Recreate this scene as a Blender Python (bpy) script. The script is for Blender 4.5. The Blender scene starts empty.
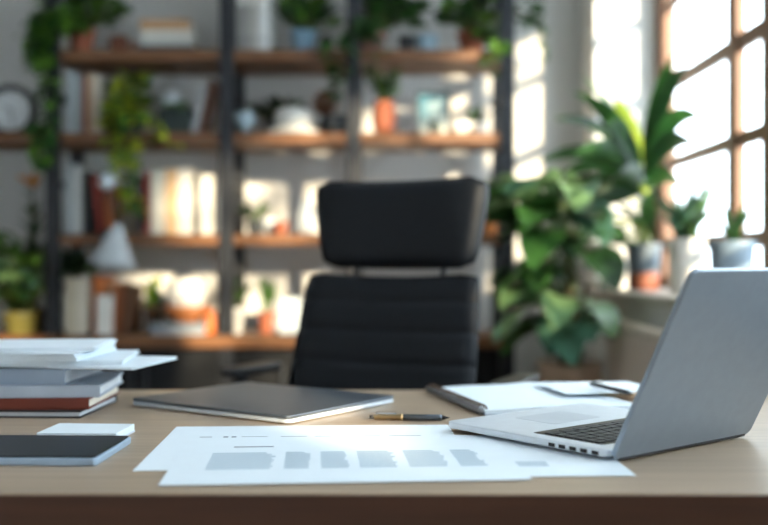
import bpy, bmesh, math, random
from mathutils import Vector, Matrix, Euler

S = bpy.context.scene
COL = S.collection
R = math.radians

# ---------------------------------------------------------------- camera, world, sun, exposure
CAMZ = 1.0
cam_d = bpy.data.cameras.new('camera')
cam = bpy.data.objects.new('camera', cam_d)
COL.objects.link(cam)
cam.location = (0, 0, CAMZ)
cam.rotation_euler = (R(90), 0, 0)
cam_d.sensor_width = 36
cam_d.lens = 46.875
cam_d.clip_start = .02
cam_d.dof.use_dof = True
cam_d.dof.focus_distance = 1.48
cam_d.dof.aperture_fstop = 1.7
S.camera = cam

w = bpy.data.worlds.new('world')
S.world = w
w.use_nodes = True
bg = w.node_tree.nodes['Background']
bg.inputs['Color'].default_value = (.76, .88, 1.0, 1)
bg.inputs['Strength'].default_value = 4.6

sun_d = bpy.data.lights.new('sun', 'SUN')
sun_d.energy = 8
sun_d.angle = R(2.2)
sun_d.color = (1.0, .80, .56)
sun = bpy.data.objects.new('sun', sun_d)
COL.objects.link(sun)
sdir = Vector((-.6, 1.0, -.235 * math.hypot(.6, 1)))
sun.rotation_euler = sdir.to_track_quat('-Z', 'Y').to_euler()
sun.location = (5, -5, 5)

S.view_settings.view_transform = 'Standard'
S.view_settings.look = 'None'
S.view_settings.exposure = 1.0
S.view_settings.gamma = 1
S.view_settings.use_curve_mapping = False
S.cycles.use_denoising = True
S.cycles.max_bounces = 10
S.cycles.diffuse_bounces = 6
S.cycles.transparent_max_bounces = 16
S.cycles.sample_clamp_indirect = 8


# ---------------------------------------------------------------- helpers
def X(px, d): return (px - 384) * d / 1000
def Z(py, d): return CAMZ - (py - 262.5) * d / 1000


def lin(c):
    return tuple((v / 12.92 if v <= .04045 else ((v + .055) / 1.055) ** 2.4) for v in c)


def rgb(h):
    h = h.lstrip('#')
    return lin(tuple(int(h[i:i + 2], 16) / 255 for i in (0, 2, 4)))


def mat(name, col, rough=.6, metal=0, var=.12, scale=8, stretch=(1, 1, 1), bump=0, spec=.5, coat=0, trans=0):
    """procedural material: base colour varied by stretched object-space noise"""
    c = rgb(col)
    m = bpy.data.materials.new(name)
    m.use_nodes = True
    nt = m.node_tree
    b = nt.nodes['Principled BSDF']
    b.inputs['Roughness'].default_value = rough
    b.inputs['Metallic'].default_value = metal
    b.inputs['Specular IOR Level'].default_value = spec
    b.inputs['Coat Weight'].default_value = coat
    tc = nt.nodes.new('ShaderNodeTexCoord')
    mp = nt.nodes.new('ShaderNodeMapping')
    mp.inputs['Scale'].default_value = stretch
    nz = nt.nodes.new('ShaderNodeTexNoise')
    nz.inputs['Scale'].default_value = scale
    nz.inputs['Detail'].default_value = 5
    rp = nt.nodes.new('ShaderNodeValToRGB')
    rp.color_ramp.elements[0].position = .3
    rp.color_ramp.elements[1].position = .7
    rp.color_ramp.elements[0].color = (*[v * (1 - var) for v in c], 1)
    rp.color_ramp.elements[1].color = (*[min(1, v * (1 + var)) for v in c], 1)
    L = nt.links.new
    L(tc.outputs['Object'], mp.inputs['Vector'])
    L(mp.outputs['Vector'], nz.inputs['Vector'])
    L(nz.outputs['Fac'], rp.inputs['Fac'])
    L(rp.outputs['Color'], b.inputs['Base Color'])
    if bump:
        bp = nt.nodes.new('ShaderNodeBump')
        bp.inputs['Strength'].default_value = bump
        bp.inputs['Distance'].default_value = .004
        L(nz.outputs['Fac'], bp.inputs['Height'])
        L(bp.outputs['Normal'], b.inputs['Normal'])
    if trans:
        tl = nt.nodes.new('ShaderNodeBsdfTranslucent')
        mx = nt.nodes.new('ShaderNodeMixShader')
        mx.inputs['Fac'].default_value = trans
        out = nt.nodes['Material Output']
        L(rp.outputs['Color'], tl.inputs['Color'])
        L(b.outputs['BSDF'], mx.inputs[1])
        L(tl.outputs['BSDF'], mx.inputs[2])
        L(mx.outputs['Shader'], out.inputs['Surface'])
    return m


def glass_mat(name):
    m = bpy.data.materials.new(name)
    m.use_nodes = True
    nt = m.node_tree
    nt.nodes.remove(nt.nodes['Principled BSDF'])
    t = nt.nodes.new('ShaderNodeBsdfTransparent')
    t.inputs['Color'].default_value = (.96, .98, .97, 1)
    g = nt.nodes.new('ShaderNodeBsdfGlossy')
    g.inputs['Roughness'].default_value = .02
    mx = nt.nodes.new('ShaderNodeMixShader')
    mx.inputs['Fac'].default_value = .05
    L = nt.links.new
    L(t.outputs[0], mx.inputs[1])
    L(g.outputs[0], mx.inputs[2])
    L(mx.outputs[0], nt.nodes['Material Output'].inputs['Surface'])
    return m


ROLL = random.Random(99)


class MB:
    """collects shapes, builds ONE mesh object"""
    def __init__(s):
        s.v, s.f, s.m = [], [], []
        s.block = None

    def add(s, vs, fs, mi=0):
        n = len(s.v)
        s.v += [tuple(v) for v in vs]
        s.f += [tuple(i + n for i in f) for f in fs]
        s.m += [mi] * len(fs)
        return s

    def box(s, x0, y0, z0, x1, y1, z1, mi=0, mtx=None):
        vs = [Vector((x, y, z)) for z in (z0, z1) for y in (y0, y1) for x in (x0, x1)]
        if mtx: vs = [mtx @ v for v in vs]
        return s.add(vs, [(0, 2, 3, 1), (4, 5, 7, 6), (0, 1, 5, 4), (2, 6, 7, 3), (0, 4, 6, 2), (1, 3, 7, 5)], mi)

    def lathe(s, prof, seg=28, c=(0, 0, 0), mi=0, mtx=None):
        vs, fs = [], []
        n = len(prof)
        for i in range(seg):
            a = 2 * math.pi * i / seg
            for r, z in prof:
                v = Vector((c[0] + r * math.cos(a), c[1] + r * math.sin(a), c[2] + z))
                vs.append(mtx @ v if mtx else v)
        for i in range(seg):
            j = (i + 1) % seg
            for k in range(n - 1):
                fs.append((i * n + k, j * n + k, j * n + k + 1, i * n + k + 1))
        return s.add(vs, fs, mi)

    def tube(s, pts, r, seg=8, mi=0):
        pts = [Vector(p) for p in pts]
        rs = r if isinstance(r, (list, tuple)) else [r] * len(pts)
        vs, fs = [], []
        ref = None
        for i, p in enumerate(pts):
            t = (pts[min(i + 1, len(pts) - 1)] - pts[max(i - 1, 0)]).normalized()
            if ref is None:
                ref = t.orthogonal().normalized()
            ref = (ref - t * ref.dot(t)).normalized()
            b = t.cross(ref)
            for k in range(seg):
                a = 2 * math.pi * k / seg
                vs.append(p + (ref * math.cos(a) + b * math.sin(a)) * rs[i])
        for i in range(len(pts) - 1):
            for k in range(seg):
                l = (k + 1) % seg
                fs.append((i * seg + k, i * seg + l, (i + 1) * seg + l, (i + 1) * seg + k))
        fs.append(tuple(range(seg))[::-1])
        fs.append(tuple((len(pts) - 1) * seg + k for k in range(seg)))
        return s.add(vs, fs, mi)

    def prism(s, outline, z0, z1, mi=0, mtx=None):
        n = len(outline)
        vs = [Vector((x, y, z0)) for x, y in outline] + [Vector((x, y, z1)) for x, y in outline]
        if mtx: vs = [mtx @ v for v in vs]
        fs = [tuple(range(n))[::-1], tuple(range(n, 2 * n))]
        for i in range(n):
            j = (i + 1) % n
            fs.append((i, j, n + j, n + i))
        return s.add(vs, fs, mi)

    def leaf(s, base, d, L, W, droop=.5, fold=.25, n=7, shape=1.0, side=None, mi=0, wav=0, roll=None):
        """blade with a folded midrib that bends down along its length"""
        p = Vector(base)
        d = Vector(d).normalized()
        rows = []
        if roll is None: roll = ROLL.uniform(-.7, .7)
        st = L / n
        for i in range(n + 1):
            t = i / n
            sd = d.cross(Vector((0, 0, 1)))
            if sd.length < .05: sd = Vector((1, 0, 0))
            sd.normalize()
            sd = Matrix.Rotation(roll, 3, d) @ sd
            up = sd.cross(d).normalized()
            wdt = W * .5 * (math.sin(math.pi * min(1, (t * .97 + .03)) ** shape)) ** .8 if 0 < t < 1 else W * .03
            wob = wav * math.sin(t * 9 + L * 50)
            rows.append((p + sd * wdt + up * (wdt * fold + wob), p.copy(), p - sd * wdt + up * (wdt * fold - wob)))
            p = p + d * st
            d = (d + Vector((0, 0, -droop / n * (1 - abs(d.z) * .3)))).normalized()
        vs = [v for r in rows for v in r]
        if s.block and any(s.block(v) for v in vs): return None
        fs = []
        for i in range(n):
            a = i * 3
            fs += [(a, a + 1, a + 4, a + 3), (a + 1, a + 2, a + 5, a + 4)]
        return s.add(vs, fs, mi)

    def build(s, name, mats, parent=None, loc=None, rot=None, bevel=0, smooth=False, seg=2, sub=0, solid=0):
        me = bpy.data.meshes.new(name)
        me.from_pydata(s.v, [], s.f)
        if not isinstance(mats, (list, tuple)): mats = [mats]
        for m in mats: me.materials.append(m)
        if len(mats) > 1:
            for p, mi in zip(me.polygons, s.m): p.material_index = mi
        bm = bmesh.new()
        bm.from_mesh(me)
        if not solid and not getattr(s, 'open', False):
            bmesh.ops.recalc_face_normals(bm, faces=bm.faces)
        bm.to_mesh(me)
        bm.free()
        if smooth:
            me.polygons.foreach_set('use_smooth', [True] * len(me.polygons))
        o = bpy.data.objects.new(name, me)
        COL.objects.link(o)
        if parent: o.parent = parent
        if loc is not None: o.location = loc
        if rot is not None: o.rotation_euler = rot
        if solid:
            md = o.modifiers.new('thickness', 'SOLIDIFY')
            md.thickness = solid
        if sub:
            md = o.modifiers.new('subdivision', 'SUBSURF')
            md.levels = md.render_levels = sub
        if bevel:
            md = o.modifiers.new('bevel', 'BEVEL')
            md.width = bevel
            md.segments = seg
            md.limit_method = 'ANGLE'
            md.angle_limit = R(40)
        return o


def tag(o, label, cat, group=None):
    o['label'] = label
    o['category'] = cat
    if group: o['group'] = group
    return o


def thing(name, label, cat, loc=(0, 0, 0), rz=0, group=None, rot=None):
    o = bpy.data.objects.new(name, None)
    o.empty_display_size = .05
    COL.objects.link(o)
    o.location = loc
    o.rotation_euler = rot if rot else (0, 0, rz)
    return tag(o, label, cat, group)


def struct(o):
    o['kind'] = 'structure'
    return o


def rrect(w, h, r, n=5, cx=0, cy=0):
    pts = []
    for sx, sy, a0 in ((1, 1, 0), (-1, 1, 90), (-1, -1, 180), (1, -1, 270)):
        for i in range(n + 1):
            a = R(a0 + 90 * i / n)
            pts.append((cx + sx * (w / 2 - r) + r * math.cos(a), cy + sy * (h / 2 - r) + r * math.sin(a)))
    return pts


# ---------------------------------------------------------------- materials
M = {}
M['wall'] = mat('painted wall', '#d2d1ce', .85, var=.03, scale=30, bump=.04)
M['white_wall'] = mat('white painted wall', '#d9d8d4', .85, var=.03, scale=30, bump=.04)
M['under_sill'] = mat('beige plaster', '#b3a190', .85, var=.04, scale=20)
M['ceiling'] = mat('ceiling paint', '#c9c9c7', .9, var=.02)
M['floor'] = mat('grey wood floor', '#8f7c6a', .5, var=.2, scale=4, stretch=(8, .6, 1))
M['shelf_wood'] = mat('shelf wood', '#70492a', .5, var=.3, scale=6, stretch=(.8, 9, 14), bump=.1)
M['desk_wood'] = mat('light oak desk', '#a38f79', .38, var=.13, scale=5, stretch=(.7, 12, 12), bump=.06)
M['desk_edge'] = mat('dark brown desk edge', '#4a2b1a', .5, var=.2, scale=5, stretch=(.7, 12, 12))  # same grain as the desktop, in a darker brown
M['frame_wood'] = mat('window wood', '#6b452b', .5, var=.2, scale=6, stretch=(6, 6, .8))
M['black_metal'] = mat('black metal', '#22252a', .45, .3, var=.1)
M['black_cab'] = mat('black lacquer cabinet', '#121417', .5, var=.1, spec=.25)
M['handle'] = mat('dark steel handle', '#4b4f55', .35, .8, var=.05)
M['leather'] = mat('black leather', '#0c1117', .55, var=.15, scale=60, bump=.25, spec=.25)
M['chrome'] = mat('polished metal', '#b8bcc2', .25, 1, var=.03)
M['plastic'] = mat('black plastic', '#15171b', .35, var=.08)
M['alu'] = mat('brushed aluminium', '#919da9', .42, .6, var=.03, scale=60)
M['alu_light'] = mat('light aluminium', '#d6dde4', .4, .3, var=.03, scale=60)
M['alu_dark'] = mat('dark grey aluminium', '#646b73', .38, .7, var=.04, scale=40)
M['key'] = mat('black key', '#22252a', .5, var=.06)
M['screen'] = mat('dark glass screen', '#0e131a', .3, var=.03, spec=.2)
M['port'] = mat('port recess', '#0b0c0e', .6, var=.05)
M['paper'] = mat('white paper', '#dce5eb', .8, var=.015, scale=20)
M['ink'] = mat('grey print', '#8aa3b2', .8, var=.05)
M['ink_dark'] = mat('dark print', '#5b6470', .8, var=.05)
M['soil'] = mat('potting soil', '#2a1d15', .95, var=.3, scale=60, bump=.5)
M['terracotta'] = mat('terracotta', '#96543a', .75, var=.12, scale=12)
M['stem'] = mat('green stem', '#4a5a2a', .6, var=.2)
M['trunk'] = mat('brown stem', '#54402c', .8, var=.25, scale=20)
M['glass'] = glass_mat('window glass')
M['radiator'] = mat('beige enamel', '#d6c6b6', .5, var=.03)
M['stone_sill'] = mat('pale stone sill', '#c2b9ae', .4, var=.08, scale=12)
for k, c, t in (('leaf_deep', '#1e3a1b', .2), ('leaf_mid', '#305625', .28), ('leaf_fresh', '#5f8a32', .35),
                ('leaf_lime', '#c0cb48', .45), ('leaf_pale', '#6f9060', .3), ('leaf_blue', '#4b7360', .25)):
    M[k] = mat(k.replace('_', ' ') + ' green', c, .42, var=.3, scale=14, trans=t)
_cache = {}


def paint(h, rough=.6, metal=0):
    k = (h, rough, metal)
    if k not in _cache: _cache[k] = mat('paint ' + h, h, rough, metal, var=.06, scale=16)
    return _cache[k]


# ---------------------------------------------------------------- room shell
XR, XG, YB, XL, YF, ZC = .907, 1.165, 4.6, -2.5, -2.6, 2.75
XO = 1.26
W1 = (.58, 4.3)
W2 = (-.78, .15)
ZS2 = 1.14
ZS, ZH = .895, 2.33


def slab(name, x0, y0, z0, x1, y1, z1, m):
    return struct(MB().box(x0, y0, z0, x1, y1, z1).build(name, m))


slab('floor', XL - .2, YF - .2, -.1, XO, YB + .2, 0, M['floor'])
FILL_OPENING = (-.6, .05, 1.5, 2.05)      # unseen ceiling opening over the desk, in a deep shaft, added for fill light
b = MB()
CT = ZC + .42
b.box(XL - .2, YF - .2, ZC, FILL_OPENING[0], YB + .2, CT).box(FILL_OPENING[1], YF - .2, ZC, XO, YB + .2, CT)
b.box(FILL_OPENING[0], YF - .2, ZC, FILL_OPENING[1], FILL_OPENING[2], CT).box(FILL_OPENING[0], FILL_OPENING[3], ZC, FILL_OPENING[1], YB + .2, CT)
struct(b.build('ceiling', M['ceiling']))
slab('wall_back', XL - .2, YB, 0, XO, YB + .2, ZC, M['wall'])
slab('wall_left', XL - .2, YF - .2, 0, XL, YB, ZC, M['wall'])
b = MB()
for y0, y1 in ((YF - .2, W2[0]), (W2[1], W1[0]), (W1[1], YB)):
    b.box(XR, y0, 0, XO, y1, ZC)
for (y0, y1), zs in ((W1, .895), (W2, ZS2)):
    b.box(XR, y0, ZH, XO, y1, ZC)
    b.box(XR, y0, 0, XO, y1, zs - .035)
struct(b.build('wall_right', M['white_wall']))
# wall behind the camera; its unseen opening is added to let in fill light
FW = (-1.5, -.5, 1.4, 2.25)
b = MB()
b.box(XL, YF - .2, 0, FW[0], YF, ZC).box(FW[1], YF - .2, 0, XR, YF, ZC)
b.box(FW[0], YF - .2, 0, FW[1], YF, FW[2]).box(FW[0], YF - .2, FW[3], FW[1], YF, ZC)
struct(b.build('wall_front', M['wall']))
slab('baseboard_back', XL, YB - .018, 0, XR, YB, .09, M['white_wall'])
slab('baseboard_right', XR - .018, YF, 0, XR, YB - .018, .09, M['white_wall'])


def window(name, y0, y1, mulls, trans, ZS):
    root = struct(bpy.data.objects.new(name, None))
    COL.objects.link(root)
    root.location = (XG, (y0 + y1) / 2, ZS)
    ox, oy, oz = root.location
    def P(nm, m, x0, a, z0, x1, bb, z1, bev=.004):
        return MB().box(x0 - ox, a - oy, z0 - oz, x1 - ox, bb - oy, z1 - oz).build(nm, m, root, bevel=bev)
    fx0, fx1 = XG + .001, XG + .05
    b = MB()
    for a, bb, z0, z1 in ((y0, y0 + .06, ZS, ZH), (y1 - .13, y1, ZS, ZH), (y0, y1, ZS, ZS + .05), (y0, y1, ZH - .06, ZH)):
        b.box(fx0 - ox, a - oy, z0 - oz, fx1 - ox, bb - oy, z1 - oz)
    b.build('window_frame', M['frame_wood'], root, bevel=.004)
    for a, bb in mulls: P('mullion', M['frame_wood'], fx0 - .005, a, ZS + .05, fx1 - .02, bb, ZH - .06)
    for z, t in trans: P('transom', M['frame_wood'], fx0 + .002, y0 + .06, z - t / 2, fx1 - .028, y1 - .13, z + t / 2)
    P('glass', M['glass'], XG + .014, y0 + .05, ZS + .04, XG + .018, y1 - .12, ZH - .05, 0)
    P('window_sill', M['stone_sill'], XR - .025, y0 + .001, ZS - .035, XG + .05, y1 - .001, ZS - .001, .006)
    return root


TR = ((1.075, .05), (1.405, .05), (1.725, .058), (2.06, .05))
window('window_1', *W1, ((3.30, 3.39), (2.96, 3.08), (2.35, 2.42), (1.78, 1.84), (1.18, 1.24)), TR, ZS)
window('window_2', *W2, (), TR[2:], ZS2)  # out of view; span and sill shaped to place the sun on the desk

# ---------------------------------------------------------------- desk
DT = .74
DY0, DY1 = 1.12, 2.045
desk = thing('desk', 'long light oak desk with a dark brown front edge, covered with laptops and papers', 'desk', (-.12, (DY0 + DY1) / 2, 0))
DXW, DYW = 1.92, DY1 - DY0
MB().box(-DXW / 2, -DYW / 2 + .004, DT - .03, DXW / 2, DYW / 2, DT).build('desktop', M['desk_wood'], desk, bevel=.004, seg=3)
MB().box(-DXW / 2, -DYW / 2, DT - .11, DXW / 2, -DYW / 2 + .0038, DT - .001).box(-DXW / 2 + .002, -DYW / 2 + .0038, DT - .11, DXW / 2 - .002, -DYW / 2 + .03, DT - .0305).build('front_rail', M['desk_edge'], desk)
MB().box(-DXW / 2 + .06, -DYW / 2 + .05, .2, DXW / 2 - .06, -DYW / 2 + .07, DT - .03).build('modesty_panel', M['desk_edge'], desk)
for sx in (-1, 1):
    for sy in (-1, 1):
        cx, cy = sx * (DXW / 2 - .05), sy * (DYW / 2 - .06)
        MB().box(cx - .03, cy - .03, 0, cx + .03, cy + .03, DT - .03).build('leg', M['black_metal'], desk, bevel=.003)

# ---------------------------------------------------------------- shelving unit
SY0, SY1 = 4.13, 4.47
SH = (1.88, 1.537, 1.118, .70)
UX = (-2.05, -1.368, -.65, -.125, .51)
shelf_unit = thing('shelving_unit', 'tall black metal shelving unit with orange-brown wooden shelves along the back wall', 'shelves', (-.77, (SY0 + SY1) / 2, 0))
ox, oy = -.77, (SY0 + SY1) / 2
for ux in UX:
    b = MB()
    for yy in (SY0 - .012, SY1 - .03):
        b.box(ux - .029 - ox, yy - oy, 0, ux + .029 - ox, yy + .036 - oy, 2.45)
    for zz in (.12, .9, 1.33, 1.7, 2.1, 2.42):
        b.box(ux - .012 - ox, SY0 - oy, zz - .012, ux + .012 - ox, SY1 - oy, zz + .012)
    b.build('upright', M['black_metal'], shelf_unit, bevel=.002)
def board(x0, x1, top, th, y0=SY0):
    MB().box(x0 - ox, y0 - oy, top - th, x1 - ox, SY1 - oy, top).build('shelf', M['shelf_wood'], shelf_unit, bevel=.004)
board(UX[1] + .0, UX[2], SH[0], .045)
board(UX[2], UX[4] + .0, SH[0], .045)
board(UX[0], UX[1], SH[1], .042)
board(UX[1], UX[2], SH[1], .042)
board(UX[2], UX[3], SH[1], .045)
board(UX[3], UX[4], SH[1], .045)
board(UX[1], UX[2], SH[2], .045)
board(UX[2], UX[3], SH[2], .045)
board(UX[3], UX[4], SH[2], .045)
board(UX[0] - .02, UX[4] + .02, SH[3], .05, SY0 - .03)
rod = MB().tube([(UX[1] - ox, SY1 - oy, 2.3), (UX[4] - ox, SY1 - oy, 2.3)], .008)
rod.build('tie_rod', M['black_metal'], shelf_unit)

CAB_LABELS = ('black two-door cabinet under the leafy plant at the far left', 'black two-door cabinet behind the paper stack, under the row of shelves',
              'black two-door cabinet behind the left armrest of the office chair', 'black two-door cabinet to the right of the office chair')
for i in range(4):
    x0, x1 = UX[i] + .032, UX[i + 1] - .032
    cw = x1 - x0
    c = thing('cabinet', CAB_LABELS[i], 'cabinet', ((x0 + x1) / 2, (SY0 + SY1) / 2, 0), group='black cabinets under the shelves')
    hw, hd = cw / 2, (SY1 - SY0) / 2
    MB().box(-hw, -hd + .02, .06, hw, hd - .04, SH[3] - .056).box(-hw + .02, -hd + .05, 0, hw - .02, hd - .05, .06).build('body', M['black_cab'], c, bevel=.002)
    for s in (-1, 1):
        dx0, dx1 = (-hw + .004, -.002) if s < 0 else (.002, hw - .004)
        d = MB().box(dx0, -hd, .07, dx1, -hd + .0195, SH[3] - .06).build('door', M['black_cab'], c, bevel=.002)
        hx = s * .03
        MB().box(hx - .006, -hd - .022, .45, hx + .006, -hd - .014, .58).box(hx - .004, -hd - .016, .46, hx + .004, -hd, .468).box(hx - .004, -hd - .016, .562, hx + .004, -hd, .57).build('handle', M['handle'], d, bevel=.002)

# radiator under the sill
rad = thing('radiator', 'low beige panel radiator under the windowsill', 'radiator', (XR - .002, 2.92, .001))
b = MB()
b.box(-.075, -.82, .12, -.012, .82, .79)
b.build('panel', M['radiator'], rad, bevel=.02, seg=4)
b = MB()
for i in range(32):
    yy = -.775 + i * 1.55 / 31
    b.box(-.079, yy - .012, .16, -.074, yy + .012, .75)
fl = b.build('flutes', M['radiator'], rad, bevel=.002)
fl['kind'] = 'stuff'
for yy in (-.6, .6):
    MB().box(-.014, yy - .03, .3, 0, yy + .03, .6).build('bracket', M['radiator'], rad)
    MB().tube([(-.045, yy * 1.2, 0), (-.045, yy * 1.2, .13)], .011).build('pipe', M['radiator'], rad)


# ---------------------------------------------------------------- office chair
def cushion(wt, wb, h, th, nx=14, nz=12, curve=.03, ribs=(), pw=5, bow=.0):
    """padded panel in x (width) and z (height), front at -y; wt/wb widths at top and bottom, curved around the sitter"""
    b = MB()
    def pt(u, v, side):
        z = h * v
        wd = wb + (wt - wb) * v
        # rounded outline
        e = (1 - abs(2 * v - 1) ** pw) ** (1 / pw)
        x = wd / 2 * u * (.80 + .20 * e)
        edge = max(0, (1 - abs(u) ** 4)) ** .5 * max(0, (1 - abs(2 * v - 1) ** 6)) ** .5
        t = th * (.32 + .68 * edge)
        for r in ribs: t -= .011 * math.exp(-((v - r) / .018) ** 2) if side < 0 else 0
        y = side * t / 2 - curve * (u * u) + bow * math.sin(math.pi * v)
        return (x, y, z)
    vs, fs = [], []
    for side in (-1, 1):
        for j in range(nz + 1):
            for i in range(nx + 1):
                vs.append(pt(-1 + 2 * i / nx, j / nz, side))
    n = (nx + 1) * (nz + 1)
    idx = lambda i, j, s: s * n + j * (nx + 1) + i
    for s in (0, 1):
        for j in range(nz):
            for i in range(nx):
                q = (idx(i, j, s), idx(i + 1, j, s), idx(i + 1, j + 1, s), idx(i, j + 1, s))
                fs.append(q if s == 0 else q[::-1])
    for i in range(nx):
        fs.append((idx(i + 1, 0, 0), idx(i, 0, 0), idx(i, 0, 1), idx(i + 1, 0, 1)))
        fs.append((idx(i, nz, 0), idx(i + 1, nz, 0), idx(i + 1, nz, 1), idx(i, nz, 1)))
    for j in range(nz):
        fs.append((idx(0, j, 0), idx(0, j + 1, 0), idx(0, j + 1, 1), idx(0, j, 1)))
        fs.append((idx(nx, j + 1, 0), idx(nx, j, 0), idx(nx, j, 1), idx(nx, j + 1, 1)))
    return b.add(vs, fs)


chair = thing('office_chair', 'black leather high-back office chair with headrest, standing behind the desk', 'chair', (-.117, 2.13, 0), R(-25))
TILT = R(17)
cushion(.455, .50, .50, .05, nz=90, curve=.025, pw=9, ribs=(.1, .255, .41, .565, .72, .87)).build('backrest', M['leather'], chair, loc=(0, .2, .485), rot=(-TILT, 0, 0), smooth=True)
cushion(.465, .40, .215, .085, nz=16, curve=.03, pw=4).build('headrest', M['leather'], chair, loc=(.012, .355, .985), rot=(-R(5), 0, 0), smooth=True)
for s in (-1, 1):
    MB().tube([(s * .12, .345, .93), (s * .115, .372, .99), (s * .115, .385, 1.03)], .007).build('headrest_post', M['black_metal'], chair, smooth=True)
    b = MB()
    pts = [(s * (.228 - .02 * k / 8), .19 + .475 * math.sin(TILT) * k / 8 + .014, .49 + .49 * math.cos(TILT) * k / 8) for k in range(9)]
    b.tube(pts, .011, 10)
    b.build('back_rail', M['alu_dark'], chair, smooth=True)
    # arm: pad on a chromed bracket
    arm = MB().prism(rrect(.062, .22, .028, 6, s * .34, .23), .724, .747).build('armrest', M['plastic'], chair, bevel=.006, seg=3)
    MB().tube([(s * .235, .03, .455), (s * .32, .04, .47), (s * .345, .10, .56), (s * .342, .16, .70), (s * .34, .2, .724)], .012, 10).build('arm_bracket', M['black_metal'], arm, smooth=True)
b = cushion(.50, .47, .48, .075, nz=24, curve=.015, ribs=(.3, .5, .7))
b.build('seat', M['leather'], chair, loc=(0, .21, .47), rot=(R(90), 0, 0), smooth=True)
MB().box(-.11, -.12, .40, .11, .12, .43).build('seat_mechanism', M['plastic'], chair, bevel=.01)
MB().tube([(0, 0, .09), (0, 0, .25)], .028, 16).tube([(0, 0, .25), (0, 0, .41)], .017, 16).build('gas_column', M['black_metal'], chair, smooth=False)
for k in range(5):
    a = R(72 * k + 18)
    c, s = math.cos(a), math.sin(a)
    lg = MB().tube([(0, 0, .10), (c * .12, s * .12, .095), (c * .29, s * .29, .075)], [.028, .022, .014], 10).build('leg', M['chrome'], chair, smooth=True)
    wm = Matrix.Translation((c * .285, s * .285, .028)) @ Matrix.Rotation(a + 1.2, 4, 'Z') @ Matrix.Rotation(R(90), 4, 'X')
    MB().lathe([(0, -.02), (.026, -.02), (.028, -.012), (.028, .012), (.026, .02), (0, .02)], 16, mtx=wm).build('castor', M['plastic'], lg, smooth=False)


# ---------------------------------------------------------------- laptop (open)
LA = Vector((.288, 1.297, 0))
LU = R(39)
LW, LD = .322, .308
LZ = DT + .0032
lap = thing('laptop', 'open silver laptop seen from behind its lid, on the right side of the desk', 'laptop', (LA.x, LA.y, LZ), LU)
BT = .0135
# local frame: x along the hinge, y towards the user
MB().prism(rrect(LW, LD, .012, 5, LW / 2, LD / 2), 0.003, BT).build('base', M['alu_light'], lap, bevel=.0025, seg=3)
for fx in (.03, LW - .03):
    for fy in (.03, LD - .03):
        MB().lathe([(0, 0), (.008, 0), (.008, .0034), (0, .0034)], 14, (fx, fy, -.0005)).build('rubber_foot', M['plastic'], lap)
kb = MB().prism(rrect(.272, .125, .004, 3, LW / 2, .088), BT, BT + .0004).build('keyboard', M['plastic'], lap)
rows = ((.140, .011, 14), (.1215, .015, 14), (.1025, .0155, 13), (.0835, .0155, 13), (.0645, .0155, 12), (.0455, .0155, 12), (.033, .0, 0))
key_proto = {}
ky = .034
for cnt, hgt in ((14, .0105), (14, .0165), (14, .0165), (13, .0165), (12, .0165), (9, .0175)):
    ws = .266 / cnt
    for i in range(cnt):
        kk = (cnt, hgt)
        if kk not in key_proto:
            ko = MB().prism(rrect(ws - .0035, hgt - .0022, .0018, 2), 0, .0016).build('key', M['key'], kb)
            key_proto[kk] = ko
        else:
            ko = key_proto[kk].copy()
            COL.objects.link(ko)
            ko.parent = kb
        ko.location = (LW / 2 - .133 + ws * (i + .5), ky + hgt / 2, BT + .0004)
    ky += hgt + .0012
MB().prism(rrect(.112, .082, .006, 4, LW / 2, .222), BT + .00002, BT + .0003).build('trackpad', paint('#c6cdd5', .4, .3), lap)
# ports on the near side (x = 0 face)
for py_ in (.018, .037, .056, .0745, .093):
    MB().box(-.0006, py_ - .006, .0045, .002, py_ + .006, .0100).build('port', M['port'], lap, bevel=.0008)
# hinge and lid
MB().tube([(.03, .0045, BT - .0015), (LW - .03, .0045, BT - .0015)], .0045, 14).build('hinge', M['alu_dark'], lap, smooth=True)
LT = R(26)
lid = MB().prism(rrect(LW, .275, .014, 6, LW / 2, .1375), 0, .0075).build('lid', M['alu'], lap, bevel=.002, seg=3)
MB().box(.012, -.0012, .0004, LW - .012, .0035, .0080).build('lid_edge_strip', M['plastic'], lid, bevel=.0008)  # thin black strip along the lower edge of the lid
lid.location = (0, -.0035, .0035)
lid.rotation_euler = (R(90) + LT, 0, 0)
MB().prism(rrect(LW - .012, .250, .008, 4, LW / 2, .1455), -.0006, 0).build('screen', M['screen'], lid)


# ---------------------------------------------------------------- closed laptop
cl = thing('closed_laptop', 'closed dark grey laptop lying on the desk in front of the chair', 'laptop', (-.153, 1.598, DT), R(55))
CW, CD = .305, .375
MB().prism(rrect(CW, CD, .012, 5, CW / 2, CD / 2), .002, .0085).build('base', M['alu_light'], cl, bevel=.0015)
MB().prism(rrect(CW, CD, .012, 5, CW / 2, CD / 2), .0092, .0145).build('lid', M['alu_dark'], cl, bevel=.0015)
MB().prism(rrect(CW - .012, CD - .012, .01, 4, CW / 2, CD / 2), .0085, .0092).build('gasket', M['plastic'], cl)
for fx in (.03, CW - .03):
    for fy in (.03, CD - .03):
        MB().lathe([(0, 0), (.008, 0), (.008, .0022), (0, .0022)], 14, (fx, fy, 0)).build('rubber_foot', M['plastic'], cl)


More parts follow.
